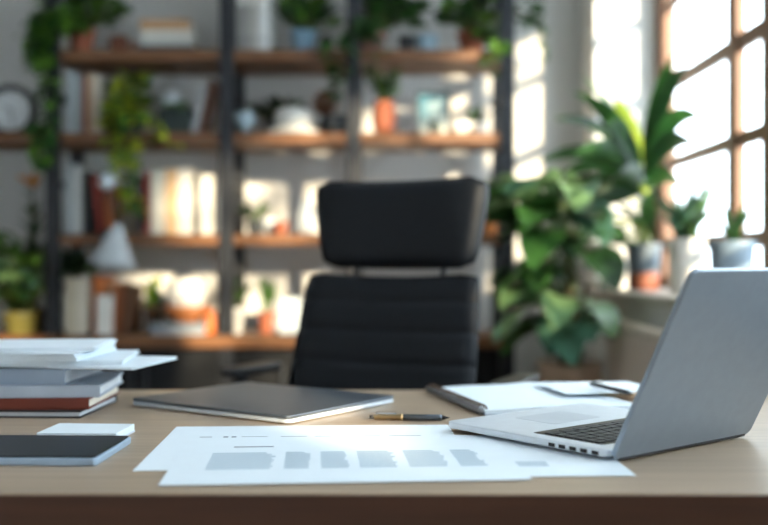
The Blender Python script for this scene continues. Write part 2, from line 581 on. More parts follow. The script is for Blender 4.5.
# ---------------------------------------------------------------- paper sheets
def sheet(label, x, y, z, rz, wd, dp, thick=.0004, curl=None, name='paper_sheet', group='loose sheets on the desk', rows=None):
    """a sheet whose near-left corner is at x, y"""
    b = MB()
    nx, ny = 14, 10
    vs, fs = [], []
    for k in (0, 1):
        for j in range(ny + 1):
            for i in range(nx + 1):
                u, v = i / nx, j / ny
                zz = (curl(u, v) if curl else 0) + k * thick
                vs.append((u * wd, v * dp, zz))
    n = (nx + 1) * (ny + 1)
    I = lambda i, j, k: k * n + j * (nx + 1) + i
    for j in range(ny):
        for i in range(nx):
            fs.append((I(i, j, 0), I(i, j + 1, 0), I(i + 1, j + 1, 0), I(i + 1, j, 0)))
            fs.append((I(i, j, 1), I(i + 1, j, 1), I(i + 1, j + 1, 1), I(i, j + 1, 1)))
    for i in range(nx):
        fs.append((I(i, 0, 0), I(i + 1, 0, 0), I(i + 1, 0, 1), I(i, 0, 1)))
        fs.append((I(i + 1, ny, 0), I(i, ny, 0), I(i, ny, 1), I(i + 1, ny, 1)))
    for j in range(ny):
        fs.append((I(0, j + 1, 0), I(0, j, 0), I(0, j, 1), I(0, j + 1, 1)))
        fs.append((I(nx, j, 0), I(nx, j + 1, 0), I(nx, j + 1, 1), I(nx, j, 1)))
    o = b.add(vs, fs).build(name, M['paper'], None, loc=(x, y, z), rot=(0, 0, rz), smooth=False)
    tag(o, label, 'paper', group)
    if rows:
        t, t2 = MB(), MB()
        t.open = t2.open = True
        for x0, x1, yy, hh, mi in rows:
            (t2 if mi else t).add([(x0, yy, thick + .0001), (x1, yy, thick + .0001), (x1, yy + hh, thick + .0001), (x0, yy + hh, thick + .0001)], [(0, 1, 2, 3)])
        t.build('printed_text', M['ink'], o)
        if any(q[4] for q in rows): t2.build('printed_heading', M['ink_dark'], o)
    return o


rnd = random.Random(5)
rows = [(.05 + .0, .068, .235, .004, 1), (.085, .092, .232, .009, 1), (.097, .104, .232, .009, 1), (.112, .150, .236, .003, 1)]
x = .17
while x < .37:
    wl = rnd.uniform(.02, .05)
    rows.append((x, x + wl, .236, .003, 1))
    x += wl + .012
rows.append((.27, .31, .272, .002, 0))
sheet('white sheet at the back of the loose papers, its left corner sticking out', -.313, 1.245, DT + .0004, R(2.5), .43, .335, rows=rows)
sheet('white sheet lying half under the open laptop', .092, 1.208, DT + .0010, R(1.5), .215, .29,
      rows=[(.03, .12, .06 + .008 * k, .004, 0) for k in range(4)])
rows = [(.07, .125, .232, .006, 1)]
for k in range(9):
    yy = .205 - .0125 * k - .02
    x = .045
    for cwid in (.085, .034, .036, .05, .052, .035):
        rows.append((x, x + cwid * (1 if k else .9) - rnd.uniform(0, .006), yy, .0062, 0))
        x += cwid + .013
sheet('front white sheet printed with grey blocks of text, nearest the desk edge', -.262, 1.158, DT + .0016, R(4.2), .44, .285, rows=rows)


# ---------------------------------------------------------------- books
def book(label, loc, t, d, h, cover, pages='#e8e2d4', rot=(0, 0, 0), group=None, name='book', spine=None, cat='book'):
    """upright book: spine faces the room (-y), thickness t along x, base centre at loc"""
    o = thing(name, label, cat, loc, group=group, rot=rot)
    c = .0025
    b = MB()
    b.box(-t / 2, -d / 2, 0, -t / 2 + c, d / 2, h).box(t / 2 - c, -d / 2, 0, t / 2, d / 2, h).box(-t / 2 + c, -d / 2, 0, t / 2 - c, -d / 2 + c, h)
    b.build('cover', paint(cover), o, bevel=.0008)
    MB().box(-t / 2 + c, -d / 2 + c, .003, t / 2 - c, d / 2 - .004, h - .003).build('pages', paint(pages, .8), o)
    if spine:
        MB().box(-t / 2 + .003, -d / 2 - .0006, h * .68, t / 2 - .003, -d / 2 + .0006, h * .84).build('spine_label', paint(spine), o)
    return o


def flat_book(label, loc, wd, dp, th, cover, pages='#eeece6', rz=0, group=None, soft=False):
    """book lying flat, spine along the near edge"""
    o = thing('book', label, 'book', loc, rz, group)
    c = .0028 if not soft else .001
    b = MB()
    b.box(-wd / 2, -dp / 2, 0, wd / 2, dp / 2, c).box(-wd / 2, -dp / 2, th - c, wd / 2, dp / 2, th).box(-wd / 2, -dp / 2, c, wd / 2, -dp / 2 + c, th - c)
    b.build('cover', paint(cover), o, bevel=.0008)
    MB().box(-wd / 2 + .003, -dp / 2 + c, c, wd / 2 - .004, dp / 2 - .004, th - c).build('pages', paint(pages, .8), o)
    return o


# stack on the desk
g = 'books stacked on the left of the desk'
z = DT
flat_book('thin black-covered book at the bottom of the desk stack', (-.615, 1.775, z), .225, .205, .0125, '#17191d', '#c9ced3', R(178), g); z += .0127
flat_book('red-brown hardback with cream pages, second from the bottom of the desk stack', (-.61, 1.785, z), .225, .215, .019, '#6b2a18', '#efe6d6', R(1), g); z += .0192
flat_book('pale grey book third from the bottom of the desk stack, above the red-brown one', (-.60, 1.79, z), .225, .215, .020, '#a9b3bf', '#e9ecef', R(4), g); z += .0202
flat_book('white book with a blue-grey cover, topmost book of the desk stack', (-.648, 1.80, z), .225, .20, .027, '#8d9bab', '#eef1f4', R(-3), g); z += .0272
def sheaf(label, x, y, z, rz, wd, dp, n, t, group):
    b = MB()
    rr = random.Random(int(z * 1e5))
    for k in range(n):
        m = Matrix.Translation((rr.uniform(-.004, .004), rr.uniform(-.004, .004), 0)) @ Matrix.Rotation(rr.uniform(-.02, .02), 4, 'Z')
        b.box(-wd / 2, -dp / 2, k * t / n, wd / 2, dp / 2, (k + 1) * t / n - .0001, mtx=m)
    o = b.build('paper_sheaf', M['paper'], None, loc=(x, y, z), rot=(0, 0, rz))
    return tag(o, label, 'papers', group)
gs = 'papers on top of the desk stack'
sheaf('lowest sheaf of white papers on the desk stack, fanned out furthest to the right', -.55, 1.80, z, R(-9), .297, .20, 3, .0045, gs); z += .0046
sheaf('middle sheaf of white papers on the desk stack, turned a little', -.60, 1.80, z, R(6), .28, .20, 6, .009, gs); z += .0091
sheaf('thick sheaf of white papers near the top of the desk stack', -.655, 1.80, z, R(-3), .28, .205, 8, .014, gs); z += .0141
sheaf('topmost thin sheaf of white papers on the desk stack', -.64, 1.81, z, R(5), .27, .20, 4, .007, gs)

# ---------------------------------------------------------------- tablet, notepad
tb = thing('tablet', 'dark-screened tablet with pale blue edge at the front left of the desk', 'tablet', (-.492, 1.36, DT), R(-1.5))
MB().prism(rrect(.255, .162, .006, 5), 0, .010).build('body', paint('#9fb4c8', .4, .3), tb, bevel=.002)
MB().prism(rrect(.249, .156, .005, 5), .010, .0118).build('screen', M['screen'], tb, bevel=.0006)
nt_ = thing('notepad', 'small white notepad behind the tablet', 'notepad', (-.445, 1.497, DT), R(-3))
MB().box(-.06, -.045, 0, .06, .045, .002).build('backing', paint('#c6ced6'), nt_)
MB().box(-.059, -.044, .002, .059, .044, .012).build('pages', M['paper'], nt_, bevel=.0006)


# ---------------------------------------------------------------- pens
def pen(label, a, b2, r, mats, group='pens on the desk'):
    a, b2 = Vector(a), Vector(b2)
    d = b2 - a
    L = d.length
    o = thing('pen', label, 'pen', a, group=group)
    o.rotation_euler = d.to_track_quat('X', 'Z').to_euler()
    def T(prof, nm, mi):
        mt = Matrix.Rotation(R(90), 4, 'Y')
        MB().lathe([(q, zz) for q, zz in prof], 14, mtx=mt).build(nm, mi, o, smooth=True)
    T([(0, .012), (r * .95, .012), (r, .02), (r, L * .58), (0, L * .58)], 'barrel', mats[0])
    T([(0, L * .58), (r * 1.08, L * .58), (r * 1.08, L * .61), (r * .98, L * .61), (r * .9, L - .008), (0, L - .008)], 'upper_barrel', mats[1])
    T([(0, 0), (r * .2, 0), (r * .3, .004), (r * .9, .0118), (0, .0118)], 'tip', mats[2])
    T([(0, L - .008), (r * .55, L - .008), (r * .55, L), (0, L)], 'push_button', mats[2])
    MB().box(L * .66, -.0018, r * .9, L - .01, .0018, r * .9 + .0022).box(L - .014, -.0018, r * .6, L - .01, .0018, r * .9 + .0022).build('clip', M['chrome'], o, bevel=.0005)
    return o


pen('slim dark pen with metal clip lying behind the loose papers', (.107, 1.638, DT + .0058), (-.024, 1.648, DT + .0058), .0052, (M['alu_dark'], paint('#b9a27c', .3, .7), M['plastic']))

# ---------------------------------------------------------------- spiral notebook
NB = thing('spiral_notebook', 'open spiral notebook with white pages and bronze binding, behind the open laptop', 'notebook', (.165, 1.690, DT), R(14))
NW, ND = .30, .33
MB().box(.006, 0, .001, NW, ND, .003).build('cover', paint('#9aa6b2'), NB, bevel=.0005)
b = MB()
nx, ny = 24, 14
vs, fs = [], []
for k in (0, 1):
    for j in range(ny + 1):
        for i in range(nx + 1):
            u, v = i / nx, j / ny
            zt = .008 + .003 * math.sin(math.pi * min(1, u * 1.5)) + .006 * math.exp(-((u - .72) / .16) ** 2) * v
            vs.append((.008 + u * (NW - .012), .004 + v * (ND - .008), .003 if k == 0 else zt))
n = (nx + 1) * (ny + 1)
I = lambda i, j, k: k * n + j * (nx + 1) + i
for j in range(ny):
    for i in range(nx):
        fs.append((I(i, j, 1), I(i + 1, j, 1), I(i + 1, j + 1, 1), I(i, j + 1, 1)))
        fs.append((I(i, j, 0), I(i, j + 1, 0), I(i + 1, j + 1, 0), I(i + 1, j, 0)))
for i in range(nx):
    fs.append((I(i, 0, 0), I(i + 1, 0, 0), I(i + 1, 0, 1), I(i, 0, 1)))
    fs.append((I(i + 1, ny, 0), I(i, ny, 0), I(i, ny, 1), I(i + 1, ny, 1)))
for j in range(ny):
    fs.append((I(0, j + 1, 0), I(0, j, 0), I(0, j, 1), I(0, j + 1, 1)))
    fs.append((I(nx, j, 0), I(nx, j + 1, 0), I(nx, j + 1, 1), I(nx, j, 1)))
b.add(vs, fs).build('pages', M['paper'], NB, smooth=False)
b = MB()
turns = 30
pts = []
for i in range(turns * 10 + 1):
    a = 2 * math.pi * i / 10
    pts.append((.006 + .0085 * math.cos(a), .012 + (ND - .024) * i / (turns * 10), .0095 + .0085 * math.sin(a)))
b.tube(pts, .0011, 5)
b.build('spiral_binding', paint('#5a4636', .35, .7), NB, smooth=True)
MB().tube([(.002, .006, .0075), (.002, ND - .006, .0075)], .0055, 12).build('spine', paint('#7c7f84', .5), NB, smooth=True)
sheet('white sheet lying curled on top of the spiral notebook', .335, 1.84, DT + .0175, R(12), .20, .16, curl=lambda u, v: .003 * (1 - u) * v, rows=None)
pen('dark slim pen lying on the notebook beside the open laptop lid', (.445, 1.79, DT + .0255), (.395, 1.92, DT + .0270), .004, (M['plastic'], M['plastic'], M['alu_dark']))


# ---------------------------------------------------------------- pots and plants
def pot_prof(rt, rb, h, rim=.006, wall=.006):
    return [(0, 0), (rb * .96, 0), (rb, .004), (rt, h - .018), (rt + rim, h - .016), (rt + rim, h), (rt - wall, h), (rt - wall - .002, h - .03), (0, h - .03)]


def potted(name, label, loc, pot, foliage, cat='plant', group=None, band=None, saucer=None):
    """pot = (rt, rb, h, material); foliage(add leaf meshes) gets the root and the pot height"""
    o = thing(name, label, cat, loc, group=group)
    rt, rb, h, m = pot
    p = MB().lathe(pot_prof(rt, rb, h), 30).build('pot', m, o, smooth=False, bevel=.0015)
    for q in p.data.polygons: q.use_smooth = True
    MB().lathe([(0, h - .028), (rt - .007, h - .028), (rt - .007, h - .016), (rt * .5, h - .011), (0, h - .009)], 20).build('soil', M['soil'], o, smooth=True)
    if band:
        k, bm_ = band
        MB().lathe([(rb + .0004, .002), (rb + .003, .004), (rb + (rt - rb) * k + .003, h * k), (rb + (rt - rb) * k, h * k + .001)], 30).build('glazed_band', bm_, o, smooth=True)
    DEFER.append((foliage, o, h - .012))
    return o


DEFER = []          # foliage is grown last, clear of everything already standing there


def blocker(o):
    base = Vector(o.location)
    bx = [(lo, hi) for lo, hi, own in SOLIDS if own is not o and all(lo[k] - .7 < base[k] < hi[k] + .7 for k in range(3))]
    me_ = o.name
    def f(v):
        p = base + v
        ci, cj, ck_ = int(p.x // .024), int(p.y // .024), int(p.z // .024)
        for i in (-1, 0, 1):
            for j in (-1, 0, 1):
                for k in (-1, 0, 1):
                    if GRID.get((ci + i, cj + j, ck_ + k), me_) != me_: return True
        return any(lo[0] < p.x < hi[0] and lo[1] < p.y < hi[1] and lo[2] < p.z < hi[2] for lo, hi in bx)
    return f


def collect_solids():
    bpy.context.view_layer.update()
    m = .005
    for o in COL.objects:
        if o.type != 'MESH': continue
        top = o
        while top.parent: top = top.parent
        if top.get('kind') == 'structure' or top.name in ('desk', 'office_chair') or o.name.startswith('upright'): continue
        ps = [o.matrix_world @ Vector(c) for c in o.bound_box]
        SOLIDS.append(([min(p[k] for p in ps) - m for k in range(3)], [max(p[k] for p in ps) + m for k in range(3)], top))
    for ux in UX:
        for a, c in ((SY0 - .012, SY0 + .024), (SY1 - .03, SY1 + .006)):
            SOLIDS.append(([ux - .035, a - m, 0], [ux + .035, c + m, 2.5], None))
        for zz in (.12, .9, 1.33, 1.7, 2.1, 2.42):
            SOLIDS.append(([ux - .016, SY0, zz - .016], [ux + .016, SY1, zz + .016], None))
    for lo, hi in (((-3, YB - .01, 0), (2, 5, 3)), ((XR - .01, W1[1] - .01, 0), (2, 5, 3)), ((XR - .01, 1, 0), (2, 5, ZS)), ((XG - .045, 1, 0), (2, 5, 3)), ((XR - .04, W1[0], ZS - .05), (XR, W1[1], ZS))):
        SOLIDS.append((list(lo), list(hi), None))


SOLIDS = []
GRID = {}


def occupy(o, mb):
    base = Vector(o.location)
    for v in mb.v:
        p = base + Vector(v)
        GRID.setdefault((int(p.x // .024), int(p.y // .024), int(p.z // .024)), o.name)


def bushy(seed, n, spread, height, L, W, mats, up=.5, droop=1.0, cx=0, cy=0, ylim=None, dirs=None):
    """leaves on short stems all round"""
    def f(o, z0):
        r = random.Random(seed)
        b, st = MB(), MB()
        b.open = True
        b.block = blk = blocker(o)
        for i in range(n):
            a = r.uniform(0, 2 * math.pi) if not dirs else r.choice(dirs) + r.uniform(-.5, .5)
            e = r.random() ** .7
            hx, hy = math.cos(a) * spread * e, math.sin(a) * spread * e * .7
            hz = z0 + height * (r.uniform(.25, 1) * (1 - .45 * e))
            p1 = Vector((hx + cx * (hz - z0) / height, hy + cy * (hz - z0) / height, hz))
            p0 = Vector((hx * .12, hy * .12, z0 - .012))
            pm = (p0 + p1) / 2 + Vector((0, 0, .18 * height))
            ll = L * r.uniform(.65, 1.15)
            if any(blk(p0.lerp(pm, q / 4)) or blk(pm.lerp(p1, q / 4)) for q in range(5)): continue
            ok = b.leaf(p1, (math.cos(a) * (1 - up * .6), math.sin(a) * (1 - up * .6), up * r.uniform(.3, 1.2)), ll, ll * W, droop * r.uniform(.6, 1.3), .2, 6, mi=r.randrange(len(mats)))
            if ok: st.tube([p0, pm * .9 + p1 * .1, p1], [.0028, .0022, .0016], 5)
        b.build('foliage', mats, o, smooth=True)
        occupy(o, b)
        st.build('stems', M['stem'], o, smooth=True)
    return f


def trailing(seed, strands, L, mats, top=None):
    """strands = list of point lists; heart-shaped leaves along each"""
    def f(o, z0):
        r = random.Random(seed)
        b, st = MB(), MB()
        b.open = True
        b.block = blocker(o)
        for pts, dens in strands:
            pts = [Vector(p) for p in pts]
            # resample
            out = []
            for a, c in zip(pts[:-1], pts[1:]):
                k = max(2, int((c - a).length / .03))
                out += [a.lerp(c, i / k) for i in range(k)]
            out.append(pts[-1])
            out = [p + Vector((r.uniform(-.006, .006), r.uniform(-.006, .006), 0)) for p in out]
            st.tube(out, .0022, 5)
            for p in out[1:]:
                for _ in range(dens):
                    a = r.uniform(0, 2 * math.pi)
                    ll = L * r.uniform(.6, 1.2)
                    b.leaf(p + Vector((r.uniform(-.022, .022), r.uniform(-.015, .005), r.uniform(-.01, .01))), (math.cos(a), math.sin(a) - .35, r.uniform(-.5, .5)), ll, ll * .75, 1.4, .15, 5, shape=.75, mi=r.randrange(len(mats)))
        if top:
            bushy(seed + 1, *top, mats)(o, z0)
        b.build('trailing_foliage', mats, o, smooth=True)
        occupy(o, b)
        st.build('vine_stems', M['stem'], o, smooth=True)
    return f


DK = [M['leaf_deep'], M['leaf_mid']]
MID = [M['leaf_mid'], M['leaf_fresh'], M['leaf_deep']]
FR = [M['leaf_fresh'], M['leaf_mid'], M['leaf_lime']]
SD = 4.29     # depth at which things stand on the shelves
GP = 'potted plants on the shelves'

# --- top shelf
z0 = .001 + SH[0]
x = X(84, SD)
potted('trailing_plant', 'trailing plant in a terracotta pot, hanging over the left end of the top shelf', (x, SD - .03, z0), (.055, .042, .11, M['terracotta']),
       trailing(11, [([(-.02, -.02, .10), (-.015, -.18, .13), (-.09, -.19, .02), (-.085, -.19, -.2), (-.10, -.19, -.48)], 3),
                     ([(-.02, 0, .10), (-.015, -.18, .16), (-.13, -.19, .1), (-.16, -.17, -.04)], 5),
                     ([(-.02, 0, .10), (-.0, -.18, .12), (-.12, -.19, .0), (-.11, -.18, -.1)], 4)], .078, [M['leaf_mid'], M['leaf_fresh']], (150, .15, .18, .09, .5)), group=GP)
x = X(119, SD)
tag(MB().lathe([(0, 0), (.026, 0), (.036, .02), (.04, .06), (.036, .088), (.032, .088), (.035, .06), (.03, .02), (0, .012)], 26).build('small_jar', paint('#7b4a35'), None, loc=(x, SD, z0), smooth=True),
    'small brown jar beside the terracotta pot on the top shelf', 'jar')
tag(MB().lathe([(0, 0), (.022, 0), (.03, .015), (.033, .06), (.029, .062), (.026, .02), (0, .01)], 26).build('cup', paint('#a3867c'), None, loc=(X(133, SD) + .01, SD, z0), smooth=True),
    'small dusty pink cup between the brown jar and the lying books on the top shelf', 'cup')
g = 'books lying in a stack on the top shelf'
z = z0
for col, th, lab, wd in (('#353b44', .032, 'dark slate book at the bottom of the lying stack on the top shelf', .235),
                         ('#b9b9b2', .032, 'light grey book second in the lying stack on the top shelf', .225),
                         ('#cfccc2', .030, 'cream book third in the lying stack on the top shelf', .215),
                         ('#b58e67', .045, 'thick tan book on top of the lying stack on the top shelf', .21)):
    flat_book(lab, (X(173, SD) - .003 * th * 100, SD, z), wd, .19, th, col, '#d8d4c8', R((th * 1000) % 7 - 3), g)
    z += th + .0003
for px_, t, col, lab in ((245, .038, '#8c8a86', 'grey-beige ring binder, leftmost on the top shelf'), (255, .034, '#a7a39c', 'pale taupe ring binder, second from left on the top shelf'), (266.5, .05, '#cfd0cd', 'white ring binder on the top shelf beside the blue pot')):
    o = book(lab, (X(px_, SD), SD, z0), t, .22, .29, col, '#dddddd', group='ring binders on the top shelf', name='ring_binder', cat='binder', spine='#d9d7d0')
    MB().lathe([(.007, -.001), (.011, -.001), (.011, .001), (.007, .001), (.007, -.001)], 16, mtx=Matrix.Translation((0, -.1105, .05)) @ Matrix.Rotation(R(90), 4, 'X')).build('finger_ring', M['chrome'], o, smooth=True)
potted('potted_plant', 'bushy green plant in a pale blue pot on the top shelf', (X(304, SD), SD - .01, z0), (.055, .042, .105, paint('#7d9fb5', .4)),
       bushy(21, 100, .115, .16, .085, .4, DK + [M['leaf_fresh']], .9, .9), group=GP)
tag(MB().lathe([(0, 0), (.03, 0), (.033, .01), (.033, .075), (.02, .09), (.02, .1), (.016, .1), (.016, .085), (0, .08)], 24).build('small_jar', paint('#3a3430'), None, loc=(X(326, SD), SD + .03, z0), smooth=True),
    'dark squat jar right of the pale blue pot on the top shelf', 'jar')
potted('trailing_plant', 'dark trailing plant in a dusty pink pot in the middle of the top shelf', (X(372, SD), SD - .0, z0), (.055, .045, .10, paint('#9a6d64', .6)),
       trailing(31, [([(-.02, -.03, .09), (-.015, -.20, .08), (-.12, -.20, -.05), (-.14, -.19, -.2)], 3), ([(0, -.03, .09), (.02, -.14, .06), (.02, -.19, -.04), (.03, -.19, -.12)], 2),
                     ([(-.02, 0, .09), (-.01, -.20, .1), (-.15, -.20, .0), (-.17, -.19, -.12)], 3)], .065, [M['leaf_deep'], M['leaf_mid'], M['leaf_mid']], (190, .17, .22, .10, .5)), group=GP)
tag(MB().lathe([(0, 0), (.03, 0), (.035, .01), (.037, .085), (.033, .085), (.031, .015), (0, .01)], 26).build('mug', paint('#2c3136', .4), None, loc=(X(407, SD), SD, z0), smooth=True),
    'dark cylindrical mug on the top shelf between two plants', 'mug')
tag(MB().lathe([(0, 0), (.036, 0), (.042, .01), (.05, .09), (.045, .09), (.038, .015), (0, .012)], 26).build('planter', paint('#93abba', .4), None, loc=(X(427, SD), SD, z0), smooth=True),
    'empty pale blue planter beside the dark mug on the top shelf', 'planter')
potted('potted_plant', 'wide dark green plant in a terracotta pot at the right end of the top shelf', (X(471, SD), SD - .02, z0), (.058, .045, .10, M['terracotta']),
       trailing(41, [([(.02, -.03, .09), (.06, -.13, .06), (.075, -.17, -.03), (.08, -.17, -.1)], 3), ([(.02, -.03, .09), (.07, -.13, .06), (.09, -.19, 0), (.095, -.19, -.06)], 3)], .055, DK + [M['leaf_fresh']],
                (180, .15, .2, .098, .45)), group=GP)

# --- second shelf
z0 = .001 + SH[1]
ck = thing('clock', 'round white clock with a dark rim, standing on the left end of the second shelf', 'clock', (X(12, SD), SD, z0))
cm = Matrix.Translation((0, 0, .113)) @ Matrix.Rotation(R(90), 4, 'X')
MB().lathe([(0, -.02), (.108, -.02), (.112, -.012), (.112, .022), (.104, .026), (.088, .024), (.085, .012), (0, .012)], 44, mtx=cm).build('case', paint('#1b1c1f', .5), ck, smooth=True)
MB().lathe([(0, .0125), (.085, .0125), (.085, .0145), (0, .0145)], 44, mtx=cm).build('dial', paint('#d8dde0', .5), ck)
for k in range(12):
    mt = cm @ Matrix.Rotation(R(30 * k), 4, 'Z')
    MB().box(-.002, .068, .0145, .002, .080, .0158, mtx=mt).build('hour_mark', paint('#3a3d42'), ck)
for nm, a, ln in (('hour_hand', 60, .048), ('minute_hand', 190, .07)):
    mt = cm @ Matrix.Rotation(R(a), 4, 'Z')
    MB().box(-.0025, -.01, .0162, .0025, ln, .0172, mtx=mt).build(nm, paint('#2a2c30'), ck)
MB().box(-.05, -.028, 0, -.02, .03, .02).box(.02, -.028, 0, .05, .03, .02).build('foot', paint('#2b2c30', .4), ck, bevel=.003)

GB = 'upright books on the second shelf'
for px_, t, h, col, lab in ((71.5, .036, .262, '#b9c2c6', 'tall pale blue-white book at the left end of the second shelf'),
                            (79.5, .027, .255, '#8b8f92', 'grey book second from left on the second shelf'),
                            (86, .026, .25, '#8a4f33', 'rust brown book on the left of the second shelf'),
                            (91.8, .022, .258, '#c9b49a', 'tan book right of the rust brown one on the second shelf'),
                            (97.5, .024, .245, '#d2cabd', 'cream book at the right end of the upright row by the hanging vine')):
    book(lab, (X(px_, 4.2), SD, z0), t, .18, h, col, group=GB)
tag(MB().lathe([(0, 0), (.02, 0), (.03, .03), (.026, .08), (.012, .11), (.014, .13), (.011, .13), (.009, .11), (0, .1)], 24).build('vase', paint('#454a50', .4), None, loc=(X(111, SD), SD + .02, z0), smooth=True),
    'small dark grey vase between the cream book and the hanging vine', 'vase')
x = X(133, SD)
potted('trailing_plant', 'bright green pothos cascading from the second shelf down past the third', (x, SD - .04, z0), (.055, .045, .10, paint('#33363a')),
       trailing(51, [([(-.02, -.02, .1), (-.03, -.1, .12), (-.04, -.15, .0), (-.03, -.16, -.2), (-.02, -.16, -.36)], 3),
                     ([(.0, -.02, .1), (.0, -.1, .12), (.01, -.16, .0), (.02, -.17, -.22), (.01, -.17, -.42)], 3),
                     ([(.02, -.02, .1), (.04, -.1, .12), (.055, -.15, .02), (.06, -.16, -.16), (.05, -.16, -.33)], 3),
                     ([(.03, -.02, .1), (.10, -.1, .08), (.15, -.14, .0), (.19, -.15, -.05)], 3),
                     ([(-.03, 0, .1), (-.05, -.08, .2), (-.06, -.12, .1), (-.05, -.14, -.06)], 3)],
                .066, [M['leaf_fresh'], M['leaf_lime'], M['leaf_mid'], M['leaf_lime']], (110, .065, .21, .068, .55)), group=GP)
gl = thing('globe_lamp', 'white globe lamp behind the dark box on the second shelf', 'lamp', (X(168, SD), SD + .07, z0))
MB().lathe([(0, 0), (.04, 0), (.04, .008), (.008, .014), (.006, .13), (0, .13)], 24).build('base', M['black_metal'], gl, smooth=True)
MB().lathe([(.0, .125)] + [(.046 * math.sin(R(a)), .173 - .046 * math.cos(R(a))) for a in range(10, 180, 10)] + [(0, .219)], 30).build('globe', paint('#dfe6ea', .35), gl, smooth=True)
pb = thing('planter_box', 'dark teal box planter with a pale green sprig on the second shelf', 'planter', (X(179, SD), SD - .04, z0))
MB().box(-.07, -.06, 0, .07, .05, .11).build('box', paint('#23302f'), pb, bevel=.004)
MB().box(-.064, -.054, .1095, .064, .044, .112).build('soil', M['soil'], pb)
f = MB(); f.open = True
r = random.Random(8)
for k in range(14):
    a = r.uniform(0, 6.28)
    f.leaf((.005 + r.uniform(-.03, .03), -.045 + r.uniform(-.01, .01), .112), (math.cos(a), -abs(math.sin(a)) - .4, r.uniform(.3, 1)), .07, .035, 1.6, .2, 6)
f.build('foliage', M['leaf_pale'], pb, smooth=True)
book('brown book leaning right at the end of the left second shelf', (X(208, SD) - .02, SD, z0 + .004), .024, .17, .235, '#6b4a3c', group=GB, rot=(0, R(13), 0))
book('pale grey book leaning right against the metal upright on the second shelf', (X(208, SD) - .047, SD, z0 + .004), .022, .17, .21, '#b9bcc0', group=GB, rot=(0, R(13), 0))
tag(MB().lathe([(0, 0), (.022, 0), (.026, .006), (.012, .016), (.012, .028), (.034, .045), (.044, .075), (.044, .10), (.04, .10), (.04, .075), (.03, .05), (0, .042)], 28).build('cup', paint('#b8cdd6', .35), None, loc=(X(246, SD), SD - .02, z0), smooth=True),
    'pale blue footed cup at the left of the middle second shelf', 'cup')
potted('potted_plant', 'low dark green plant behind the white hat on the second shelf', (X(272, SD), SD + .125, z0), (.045, .04, .09, paint('#2f3133')),
       bushy(61, 70, .10, .10, .075, .4, DK, .6, 1.0), group=GP)
hat = thing('hat', 'white brimmed hat lying on the middle of the second shelf', 'hat', (X(294, SD), SD - .05, z0))
hat.scale = (.9, .88, 1)
MB().lathe([(.0, .118), (.055, .117), (.078, .106), (.084, .09), (.09, .036), (.092, .03), (.09, .028), (.085, .03), (.0, .028)], 40).build('crown', paint('#d9d7d0', .8), hat, smooth=True)
MB().lathe([(.088, .030), (.115, .024), (.138, .008), (.143, .001), (.139, 0), (.11, .016), (.088, .024), (.088, .030)], 44).build('brim', paint('#d3d1ca', .8), hat, smooth=True)
MB().lathe([(.0902, .034), (.0925, .034), (.0895, .056), (.0875, .056), (.0902, .034)], 40).build('hat_band', paint('#c5c2b9', .8), hat, smooth=True)
wv = thing('dried_flower_vase', 'dark vase holding a round ball of dried brown flowers right of the white hat', 'vase', (X(326, SD), SD + .07, z0))
MB().lathe([(0, 0), (.028, 0), (.038, .03), (.036, .07), (.02, .1), (.02, .112), (.016, .112), (.016, .1), (0, .09)], 26).build('vase', paint('#34393f', .4), wv, smooth=True)
f = MB(); f.open = True
for k in range(150):
    a, e = r.uniform(0, 6.28), r.uniform(-.9, 1)
    d = Vector((math.cos(a) * math.sqrt(1 - e * e), math.sin(a) * math.sqrt(1 - e * e), e))
    f.leaf(Vector((-.012, 0, .155)) + d * .022, d, .035, .02, .3, .3, 4)
f.build('flower_ball', mat('dried flowers', '#8a5a3c', .9, var=.35, scale=40), wv, smooth=True)
MB().tube([(0, 0, .09), (-.005, 0, .12), (-.012, 0, .155)], .004, 6).build('stem', M['trunk'], wv)
tag(MB().box(-.034, -.04, 0, .034, .04, .085).build('box', paint('#3c444b'), None, loc=(X(341, SD), SD - .04, z0), bevel=.004), 'small dark grey box left of the terracotta vase', 'box')
potted('potted_plant', 'green plant in a tall rounded terracotta vase on the second shelf', (X(384, SD), SD - .01, z0), (.04, .034, .15, M['terracotta']),
       bushy(71, 46, .05, .14, .07, .38, MID, 1.0, .8), group=GP)
# rounded belly for the terracotta vase
vz = bpy.data.objects[[o.name for o in COL.objects if o.parent and o.parent.get('label', '').startswith('green plant in a tall rounded')][0]]
MB().lathe([(0, .001), (.034, .001), (.046, .03), (.051, .075), (.049, .115), (.042, .14), (.038, .141), (.03, .1), (0, .1)], 30).build('vase_belly', M['terracotta'], vz.parent, smooth=True)
pf = thing('picture_frame', 'framed pale teal abstract picture leaning on the right second shelf', 'picture', (X(434, SD), SD + .08, z0), rot=(R(-9), 0, R(-4)))
FWd, FH = .15, .215
b = MB()
b.box(-FWd / 2, -.008, 0, FWd / 2, .008, .012).box(-FWd / 2, -.008, FH - .012, FWd / 2, .008, FH).box(-FWd / 2, -.008, .012, -FWd / 2 + .012, .008, FH - .012).box(FWd / 2 - .012, -.008, .012, FWd / 2, .008, FH - .012)
b.build('frame', paint('#2d3338', .4), pf, bevel=.002)
pm = bpy.data.materials.new('abstract print')
pm.use_nodes = True
nt = pm.node_tree
tc = nt.nodes.new('ShaderNodeTexCoord'); mp = nt.nodes.new('ShaderNodeMapping'); nz = nt.nodes.new('ShaderNodeTexNoise'); gr = nt.nodes.new('ShaderNodeSeparateXYZ'); ad = nt.nodes.new('ShaderNodeMath'); ml = nt.nodes.new('ShaderNodeMath'); rp = nt.nodes.new('ShaderNodeValToRGB')
nz.inputs['Scale'].default_value = 9
ad.operation = 'MULTIPLY_ADD'; ad.inputs[1].default_value = 3.2
ml.operation = 'MULTIPLY_ADD'; ml.inputs[1].default_value = -2.0
L = nt.links.new
